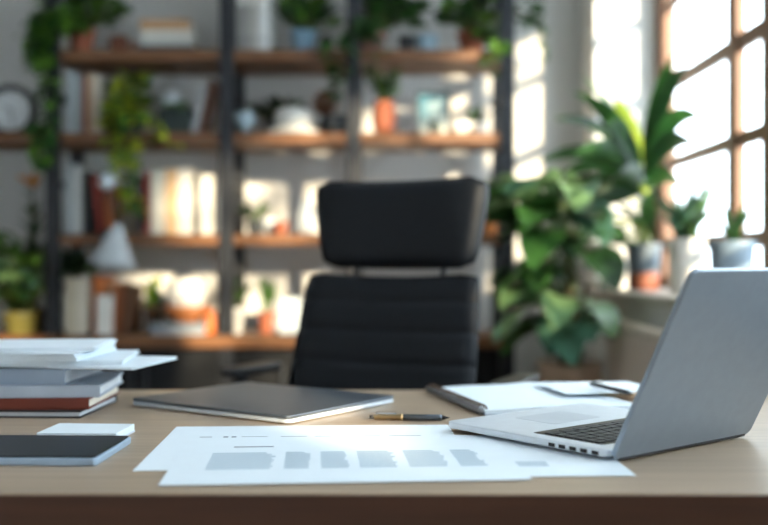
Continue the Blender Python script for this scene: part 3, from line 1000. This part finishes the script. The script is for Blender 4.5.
L(tc.outputs['Object'], gr.inputs[0]); L(tc.outputs['Object'], nz.inputs['Vector'])
L(gr.outputs['X'], ml.inputs[0]); L(nz.outputs['Fac'], ml.inputs[2])
L(gr.outputs['Z'], ad.inputs[0]); L(ml.outputs[0], ad.inputs[2])
L(ad.outputs[0], rp.inputs['Fac'])
rp.color_ramp.elements[0].position = .55; rp.color_ramp.elements[0].color = (*rgb('#cfd8d6'), 1)
rp.color_ramp.elements[1].position = 1.0; rp.color_ramp.elements[1].color = (*rgb('#3f7183'), 1)
L(rp.outputs['Color'], nt.nodes['Principled BSDF'].inputs['Base Color'])
MB().box(-FWd / 2 + .011, -.004, .011, FWd / 2 - .011, .004, FH - .011).build('print', pm, pf)
tag(MB().lathe([(0, 0), (.03, 0), (.034, .008), (.055, .035), (.06, .05), (.056, .05), (.045, .025), (0, .012)], 30).build('bowl', paint('#dcdad4', .4), None, loc=(X(455, SD) + .012, SD - .07, z0), smooth=True),
    'low white bowl in front of the framed picture on the second shelf', 'bowl')
tag(MB().lathe([(0, 0), (.02, 0), (.026, .01), (.026, .05), (.018, .062), (.014, .062), (.014, .05), (0, .045)], 24).build('small_jar', paint('#3c4a48'), None, loc=(X(434, SD), SD - .05, z0), smooth=True),
    'tiny dark green jar in front of the framed picture', 'jar')
potted('potted_plant', 'tiny green plant in a white cup at the right end of the second shelf', (X(478, SD), SD + .0, z0), (.034, .028, .06, paint('#d9d7d2', .4)),
       bushy(81, 26, .035, .07, .045, .45, MID, .9, .9), group=GP)

# --- third shelf
z0 = .001 + SH[2]
GB = 'upright books on the third shelf'
for px_, t, h, col, lab, lean in ((71, .035, .295, '#a9b0b3', 'tall grey-blue book at the left end of the third shelf', 0),
                            (79.3, .034, .285, '#c2c5c3', 'tall pale grey book second from left on the third shelf', 0),
                            (88, .026, .26, '#25282c', 'black book third from left on the third shelf', 0),
                            (141, .026, .24, '#2d2a2b', 'dark book right of the hanging vine on the third shelf', 0),
                            (148.5, .026, .262, '#8e3527', 'dark red book left of the sunlit white books on the third shelf', 0),
                            (159, .06, .27, '#d8d2c4', 'thick white book, first of the sunlit books on the third shelf', 0),
                            (172.5, .05, .272, '#d0ab82', 'tan book between two white books on the third shelf', 0),
                            (186, .062, .27, '#d6d1c6', 'thick white book right of the tan one on the third shelf', 0),
                            (197, .02, .25, '#4b4a48', 'thin charcoal book between white books on the third shelf', 0),
                            (208, .062, .248, '#d9d5cb', 'shorter thick white book at the right end of the third shelf row', 0)):
    book(lab, (X(px_, 4.2), SD - .02, z0), t, .19, h, col, group=GB)
book('dark red book leaning left on the third shelf', (X(103, 4.2), SD - .02, z0 + .004), .03, .18, .245, '#8c2f24', group=GB, rot=(0, R(-7), 0))
book('orange-brown book leaning beside the red one on the third shelf', (X(111.5, 4.2), SD - .02, z0 + .004), .028, .18, .225, '#a85a2c', group=GB, rot=(0, R(-7), 0))
potted('potted_plant', 'small green plant in a dark pot at the left of the middle third shelf', (X(256, SD), SD - .02, z0), (.036, .03, .06, paint('#33383c')),
       bushy(91, 34, .045, .075, .055, .45, MID, .9, .9), group=GP)
tag(MB().lathe([(0, 0), (.022, 0), (.026, .01), (.03, .07), (.026, .07), (.022, .012), (0, .01)], 24).build('cup', paint('#cfd6da', .4), None, loc=(X(268.5, SD), SD + .03, z0), smooth=True),
    'pale white cup between the dark pot and the small clay pot on the third shelf', 'cup')
tag(MB().lathe(pot_prof(.03, .023, .052, .004, .004), 26).build('clay_pot', M['terracotta'], None, loc=(X(281.5, SD), SD - .04, z0), smooth=True), 'small empty clay pot on the middle third shelf', 'pot')
tag(MB().lathe([(0, 0), (.03, 0), (.04, .03), (.04, .09), (.02, .13), (.02, .15), (.016, .15), (.015, .13), (0, .12)], 26).build('vase', paint('#c7d0d4', .35), None, loc=(X(305, SD), SD + .03, z0), smooth=True),
    'pale blue-white vase just left of the chair headrest on the third shelf', 'vase')
potted('potted_plant', 'leafy plant in an orange pot right of the chair headrest on the third shelf', (X(487, SD), SD - .02, z0), (.045, .036, .085, paint('#c77a3c')),
       bushy(95, 44, .06, .15, .075, .42, MID, .9, .8), group=GP)

# --- lowest board
z0 = .001 + SH[3]
SB = 4.26
GB = 'books on the lowest board'
book('tall cream book at the left of the lowest board', (X(72, 4.17), SB - .02, z0), .045, .18, .235, '#c9bda6', group=GB)
book('pale beige book beside the tall cream one on the lowest board', (X(83, 4.17), SB - .02, z0), .042, .18, .24, '#d8cfbd', group=GB)
book('orange book behind the lamp shade on the lowest board', (X(97, 4.17), SB + .02, z0), .05, .18, .245, '#c06a30', group=GB)
book('white paperback in front of the orange book on the lowest board', (X(106, 4.17), SB - .1, z0), .06, .05, .165, '#e6e2da', group=GB)
book('rust brown book leaning on the lowest board', (X(115.5, 4.17), SB, z0 + .004), .033, .18, .21, '#8b4c26', group=GB, rot=(0, R(5), 0))
book('dark brown book leaning on the lowest board, beside the rust brown one', (X(125.5, 4.17), SB, z0 + .004), .03, .18, .20, '#5e3a22', group=GB, rot=(0, R(5), 0))
potted('potted_plant', 'small yellow-green plant standing among the books on the lowest board', (X(149, SB), SB + .09, z0), (.036, .03, .10, paint('#5c4430')),
       bushy(101, 40, .045, .12, .06, .42, FR, .9, .8), group=GP)
tag(MB().lathe([(0, 0), (.04, 0), (.045, .01), (.042, .18), (.045, .21), (.04, .21), (.037, .18), (0, .16)], 28).build('canister', paint('#202326', .4), None, loc=(X(171, SB), SB + .10, z0), smooth=True),
    'tall black canister behind the wooden bowl on the lowest board', 'canister')
flat_book('grey book lying under the wooden bowl on the lowest board', (X(184, SB), SB - .06, z0), .225, .17, .026, '#8a8d92', '#c8c8c4', 0, GB)
flat_book('slate blue book lying on the grey one under the wooden bowl', (X(183, SB), SB - .06, z0 + .0262), .235, .165, .022, '#6d7780', '#cfcfca', R(2), GB)
bw = tag(MB().lathe([(0, 0), (.045, 0), (.05, .006), (.09, .04), (.104, .07), (.098, .07), (.08, .04), (.04, .014), (0, .012)], 36).build('wooden_bowl', paint('#a8683c', .5), None, loc=(X(190, SB), SB - .06, z0 + .0485), smooth=True),
         'wooden bowl on two lying books on the lowest board', 'bowl')
tag(MB().lathe([(0, 0), (.03, .0), (.06, .018), (.082, .055), (.086, .085), (.076, .125), (.05, .152), (.028, .158), (.024, .15), (.04, .14), (.06, .11), (.06, .06), (0, .03)], 36).build('ceramic_vase', paint('#e2dfd8', .45), None, loc=(X(190, SB), SB - .06, z0 + .0485 + .032), smooth=True),
    'round white ceramic vase resting in the wooden bowl', 'vase')
tag(MB().lathe([(0, 0), (.022, 0), (.026, .01), (.024, .08), (.018, .09), (.018, .1), (0, .1)], 24).build('candle', paint('#c0662c', .5), None, loc=(X(214, SB), SB - .09, z0), smooth=True),
    'orange candle by the metal upright on the lowest board', 'candle')
potted('potted_plant', 'small green plant in a white pot on the lowest board', (X(237, SB), SB - .04, z0), (.036, .03, .11, paint('#d6d3cb', .4)),
       bushy(111, 36, .045, .12, .065, .4, MID, 1.0, .8), group=GP)
potted('potted_plant', 'upright green plant in a small terracotta pot on the lowest board left of the chair', (X(267, SB), SB - .04, z0), (.034, .028, .09, M['terracotta']),
       bushy(121, 34, .035, .14, .075, .32, MID, 1.3, .5), group=GP)
tag(MB().prism(rrect(.09, .09, .012, 4), 0, .15).build('storage_box', paint('#c4d0d6', .5), None, loc=(X(290, SB), SB - .02, z0), bevel=.005), 'pale blue-white box beside the chair on the lowest board', 'box')
# left bay: leafy plant and a taller flowering one
potted('potted_plant', 'big leafy plant in a yellow-green pot at the far left of the lowest board', (X(25, SB), SB - .05, z0), (.07, .055, .09, paint('#7a7238', .5)),
       bushy(131, 150, .20, .36, .15, .52, MID + [M['leaf_pale'], M['leaf_blue']], .5, 1.1), group=GP)
fp = potted('flowering_plant', 'tall dark flowering plant with one orange bloom behind the leafy plant at the far left', (X(34, SB + .11), SB + .11, z0), (.05, .042, .10, paint('#3a3631')),
       bushy(141, 40, .05, .50, .09, .4, DK, .9, .9), group=GP)
DEFER.insert(0, DEFER.pop())
f = MB(); f.open = True
for k in range(9):
    a = 2 * math.pi * k / 9
    f.leaf((0, -.02, .62), (math.cos(a) * .6, math.sin(a) * .6 - .5, .7), .085, .04, .5, .3, 5)
f.build('flower', paint('#e59a2c'), fp, smooth=True)
MB().tube([(0, 0, .08), (.004, -.01, .35), (0, -.02, .62)], .003, 6).build('flower_stem', M['stem'], fp)

# clip-on lamp on the third shelf edge
LY = 4.02
lamp = thing('clip_lamp', 'grey-white cone-shaded lamp clipped to the front of the third shelf', 'lamp', (X(98, LY), SY0 - .002, SH[2] - .02))
o0 = Vector(lamp.location)
W_ = lambda px_, py_, d: Vector((X(px_, d), d, Z(py_, d))) - o0
MB().box(-.015, -.02, -.04, .015, -.002, .035).box(-.015, -.02, .0225, .015, .05, .032).box(-.015, -.02, -.042, .015, .05, -.034).build('clamp', M['black_metal'], lamp, bevel=.002)
MB().tube([(0, -.014, .03), W_(102, 205, 4.06), W_(107, 183, LY)], .006, 8).build('lower_arm', M['black_metal'], lamp, smooth=True)
MB().tube([W_(107, 183, LY), W_(113, 205, LY), W_(117, 228, LY)], .005, 8).build('upper_arm', M['black_metal'], lamp, smooth=True)
jm = Matrix.Translation(W_(107, 182, LY))
MB().lathe([(.033 * math.sin(R(a)), -.033 * math.cos(R(a))) for a in range(0, 181, 15)], 22, mtx=jm).build('joint', paint('#c3ccd2', .4), lamp, smooth=True)
sm = Matrix.Translation(W_(117.5, 226, LY)) @ Matrix.Rotation(R(8), 4, 'Y')
MB().lathe([(0, .012), (.012, .012), (.018, 0), (.03, -.02), (.092, -.155), (.095, -.158), (.09, -.158), (.027, -.024), (.0, -.018)], 36, mtx=sm).build('shade', paint('#aeb4b8', .45), lamp, smooth=True)
MB().lathe([(.0, -.02), (.012, -.02), (.014, -.05), (.026, -.08), (.024, -.105), (0, -.118)], 20, mtx=sm).build('bulb', paint('#d8d8d4', .3), lamp, smooth=True)

# vine hanging from a hook above, right of the shelves
hv = thing('hanging_vine', 'small hanging vine against the wall right of the top shelf', 'plant', (X(538, 4.5), 4.52, 2.25))
MB().lathe(pot_prof(.06, .045, .09), 26).build('pot', paint('#c9c6bf'), hv, smooth=True)
MB().tube([(0, .0, .09), (0, .04, .2), (0, .08, .2)], .004, 6).build('hook', M['black_metal'], hv)
f, st = MB(), MB(); f.open = True
r = random.Random(77)
for pts in ([(0, -.02, .085), (-.02, -.08, .05), (-.03, -.09, -.12), (-.05, -.08, -.22)], [(.01, -.02, .085), (.03, -.08, .04), (.0, -.09, -.2), (.015, -.08, -.33), (0, -.08, -.38)]):
    st.tube(pts, .002, 5)
for k in range(26):
    zz = r.uniform(-.19, -.05)
    a = r.uniform(0, 6.28)
    f.leaf((-.035 + r.uniform(-.015, .015), -.085, zz), (math.cos(a), math.sin(a) - .4, r.uniform(-.6, .4)), .06, .045, 1.3, .15, 5, shape=.75)
for k in range(9):
    zz = -.2 - .02 * k
    a = r.uniform(0, 6.28)
    f.leaf((.01, -.083, zz), (math.cos(a), math.sin(a) - .4, r.uniform(-.6, .2)), .045, .034, 1.3, .15, 5, shape=.75)
f.build('foliage', [M['leaf_mid']], hv, smooth=True)
st.build('vine_stems', M['stem'], hv, smooth=True)

# ---------------------------------------------------------------- large floor plant
PY = 3.72
PX = X(570, PY)
pl = thing('floor_plant', 'large broad-leaved plant in a tall beige planter on the floor by the window', 'plant', (PX, PY, 0))
MB().lathe([(0, 0), (.09, 0), (.095, .01), (.118, .60), (.122, .615), (.122, .63), (.11, .63), (.106, .58), (0, .58)], 36).build('planter', paint('#b59a83', .7), pl, smooth=True)
MB().lathe([(0, .582), (.107, .582), (.107, .6), (.05, .607), (0, .608)], 24).build('soil', M['soil'], pl, smooth=True)
tr = MB()
tr.tube([(0, 0, .59), (.012, .0, .75), (0, .01, .9), (-.01, 0, 1.02)], [.02, .018, .015, .01], 10)
tr.tube([(.03, .02, .59), (.05, .01, .76), (.06, -.01, .92)], [.014, .012, .008], 8)
tr.tube([(-.03, -.01, .59), (-.05, -.02, .74), (-.08, -.03, .86)], [.014, .011, .007], 8)
tr.build('trunk', M['trunk'], pl, smooth=True)
# ---------------------------------------------------------------- plants on the sill
GS = 'potted plants on the windowsill'
XMAX = 1.12
def sill_leaves(seed, n, L, W, mats, zr, spread=.02, el=(.6, 1.6), droop=1.2, az=None, stalk=0, extra=()):
    def f(o, z0):
        r = random.Random(seed)
        b, st = MB(), MB()
        b.open = True
        ox_, oy_ = o.location.x, o.location.y
        b.block = blocker(o)
        made = tries = 0
        while made < n and tries < 4000:
            tries += 1
            a = r.choice(az) + r.uniform(-.4, .4) if az else r.uniform(0, 2 * math.pi)
            ll = L * r.uniform(.6, 1.1)
            e = r.uniform(*el)
            d = Vector((math.cos(a), math.sin(a), e)).normalized()
            p = Vector((r.uniform(-spread, spread), r.uniform(-spread, spread), z0 + (r.uniform(*zr) if zr else 0)))
            rx = p.x + d.x * ll * 1.05 + ox_
            wv_ = ll * W / 2
            if rx > XMAX - wv_ * .6 or rx + wv_ > 1.13 or p.y + d.y * ll + oy_ > 4.27: continue
            if not b.leaf(p, d, ll, ll * W, droop * r.uniform(.6, 1.3), .25, 9, mi=r.randrange(len(mats))): continue
            if stalk: st.tube([(p.x * .4, p.y * .4, z0 - .012), ((p.x) * .8, p.y * .8, (z0 + p.z) / 2), p], [.006, .005, .004], 6)
            made += 1
        for a, e, ll, zb, wd, dr in extra:
            d = (math.cos(R(a)), math.sin(R(a)), e)
            p = Vector((.012 * math.cos(R(a)), .012 * math.sin(R(a)), z0 + zb))
            if b.leaf(p, d, ll, wd, dr, .22, 12, shape=.9, roll=r.choice((-1, 1)) * r.uniform(.5, 1.25), mi=r.randrange(len(mats) - 1) if e < 3 else len(mats) - 1):
                st.tube([(0, 0, z0 - .012), p * .5 + Vector((0, 0, (z0 + zb) * .5)), p], [.006, .005, .004], 6)
        b.build('foliage', mats, o, smooth=True)
        occupy(o, b)
        if stalk: st.build('stems', M['stem'], o, smooth=True)
    return f


zt = ZS - .001
potted('potted_plant', 'low green plant in a white pot at the far end of the windowsill', (.975, 4.13, zt), (.066, .052, .175, paint('#dcdad6', .45)),
       sill_leaves(201, 36, .13, .3, DK + [M['leaf_mid']], (0, .05), .03, (.3, 1.4), 1.5), group=GS)
potted('potted_plant', 'tall plant with long arching leaves in a grey and terracotta pot on the windowsill', (.99, 3.82, zt), (.064, .054, .178, paint('#59636b', .5)),
       sill_leaves(207, 10, .22, .25, DK + [M['leaf_mid']] + [M['leaf_lime']], (.02, .2), .03, (.3, 1.6), .9, az=(R(-90), R(180), R(150)), stalk=1,
                   extra=((180, .9, .42, .25, .075, 1.5), (172, .35, .42, .22, .08, 1.2), (200, .05, .40, .2, .08, 1.0), (190, 1.5, .42, .28, .07, 1.6), (165, 2.0, .36, .3, .07, 1.0),
                          (-85, .7, .62, .26, .075, 1.5), (-84, 1.0, .60, .28, .07, 1.6), (-86, 1.6, .55, .3, .07, 1.5), (-88, .3, .58, .22, .075, 1.1), (-122, 1.1, .45, .26, .08, 1.4),
                          (-84, 2.2, .48, .3, .07, 1.2), (182, 2.6, .42, .3, .07, 1.2), (222, .8, .46, .25, .08, 1.4), (-100, .0, .5, .18, .08, .9), (186, .5, .34, .2, .09, 1.3),
                          (212, 1.6, .44, .3, .07, 1.4), (240, .5, .42, .22, .08, 1.2), (150, .7, .36, .25, .08, 1.4), (200, 3.2, .30, .3, .075, .8))), group=GS, band=(.38, paint('#7d442c')))
potted('potted_plant', 'grassy plant in a tall white pot on the windowsill', (1.035, 3.42, zt), (.064, .056, .188, paint('#d6d1c8', .45)),
       sill_leaves(211, 130, .24, .08, [M['leaf_blue'], M['leaf_mid'], M['leaf_pale']], (0, .02), .035, (.6, 3), 1.0), group=GS)
potted('potted_plant', 'short spiky plant in a blue-grey pot at the near end of the windowsill', (1.04, 2.99, zt), (.066, .058, .17, paint('#70818f', .5)),
       sill_leaves(221, 16, .13, .16, [M['leaf_mid'], M['leaf_deep']], (0, .01), .012, (.8, 3), .5), group=GS)

# ---------------------------------------------------------------- foliage, grown once every pot and book stands
collect_solids()
for fn, o_, h_ in DEFER: fn(o_, h_)
f, st = MB(), MB(); f.open = True
f.block = blk = blocker(pl)
r = random.Random(12)
for k in range(210):
    a = r.uniform(0, 2 * math.pi)
    hz = r.uniform(.76, 1.3)
    rad = r.uniform(.05, .2)
    b0 = Vector((r.uniform(-.03, .03), r.uniform(-.03, .03), hz - .08))
    p = Vector((math.cos(a) * rad - .05, math.sin(a) * rad * .8 - .02, hz))
    d = Vector((math.cos(a) - .15, math.sin(a) * .8 - .2, r.uniform(.0, .8) * (1.3 if hz > 1.05 else .4)))
    ll = r.uniform(.17, .33)
    # keep clear of the wall, the sill and the shelves
    tip = p + d.normalized() * ll
    if PX + tip.x > .83 or PX + p.x > .80 or PX + tip.x < .37 or PX + p.x < .42 or PY + tip.y > 4.05: continue
    ok = f.leaf(p, d, ll, ll * .48, r.uniform(.7, 1.7), .22, 9, mi=r.choice((0, 1, 1, 2, 3)), wav=.003)
    if ok: st.tube([b0, (b0 + p) / 2 + Vector((0, 0, .03)), p], .004, 6)
f.build('foliage', [M['leaf_deep'], M['leaf_mid'], M['leaf_blue'], M['leaf_pale']], pl, smooth=True)
st.build('leaf_stalks', M['stem'], pl, smooth=True)
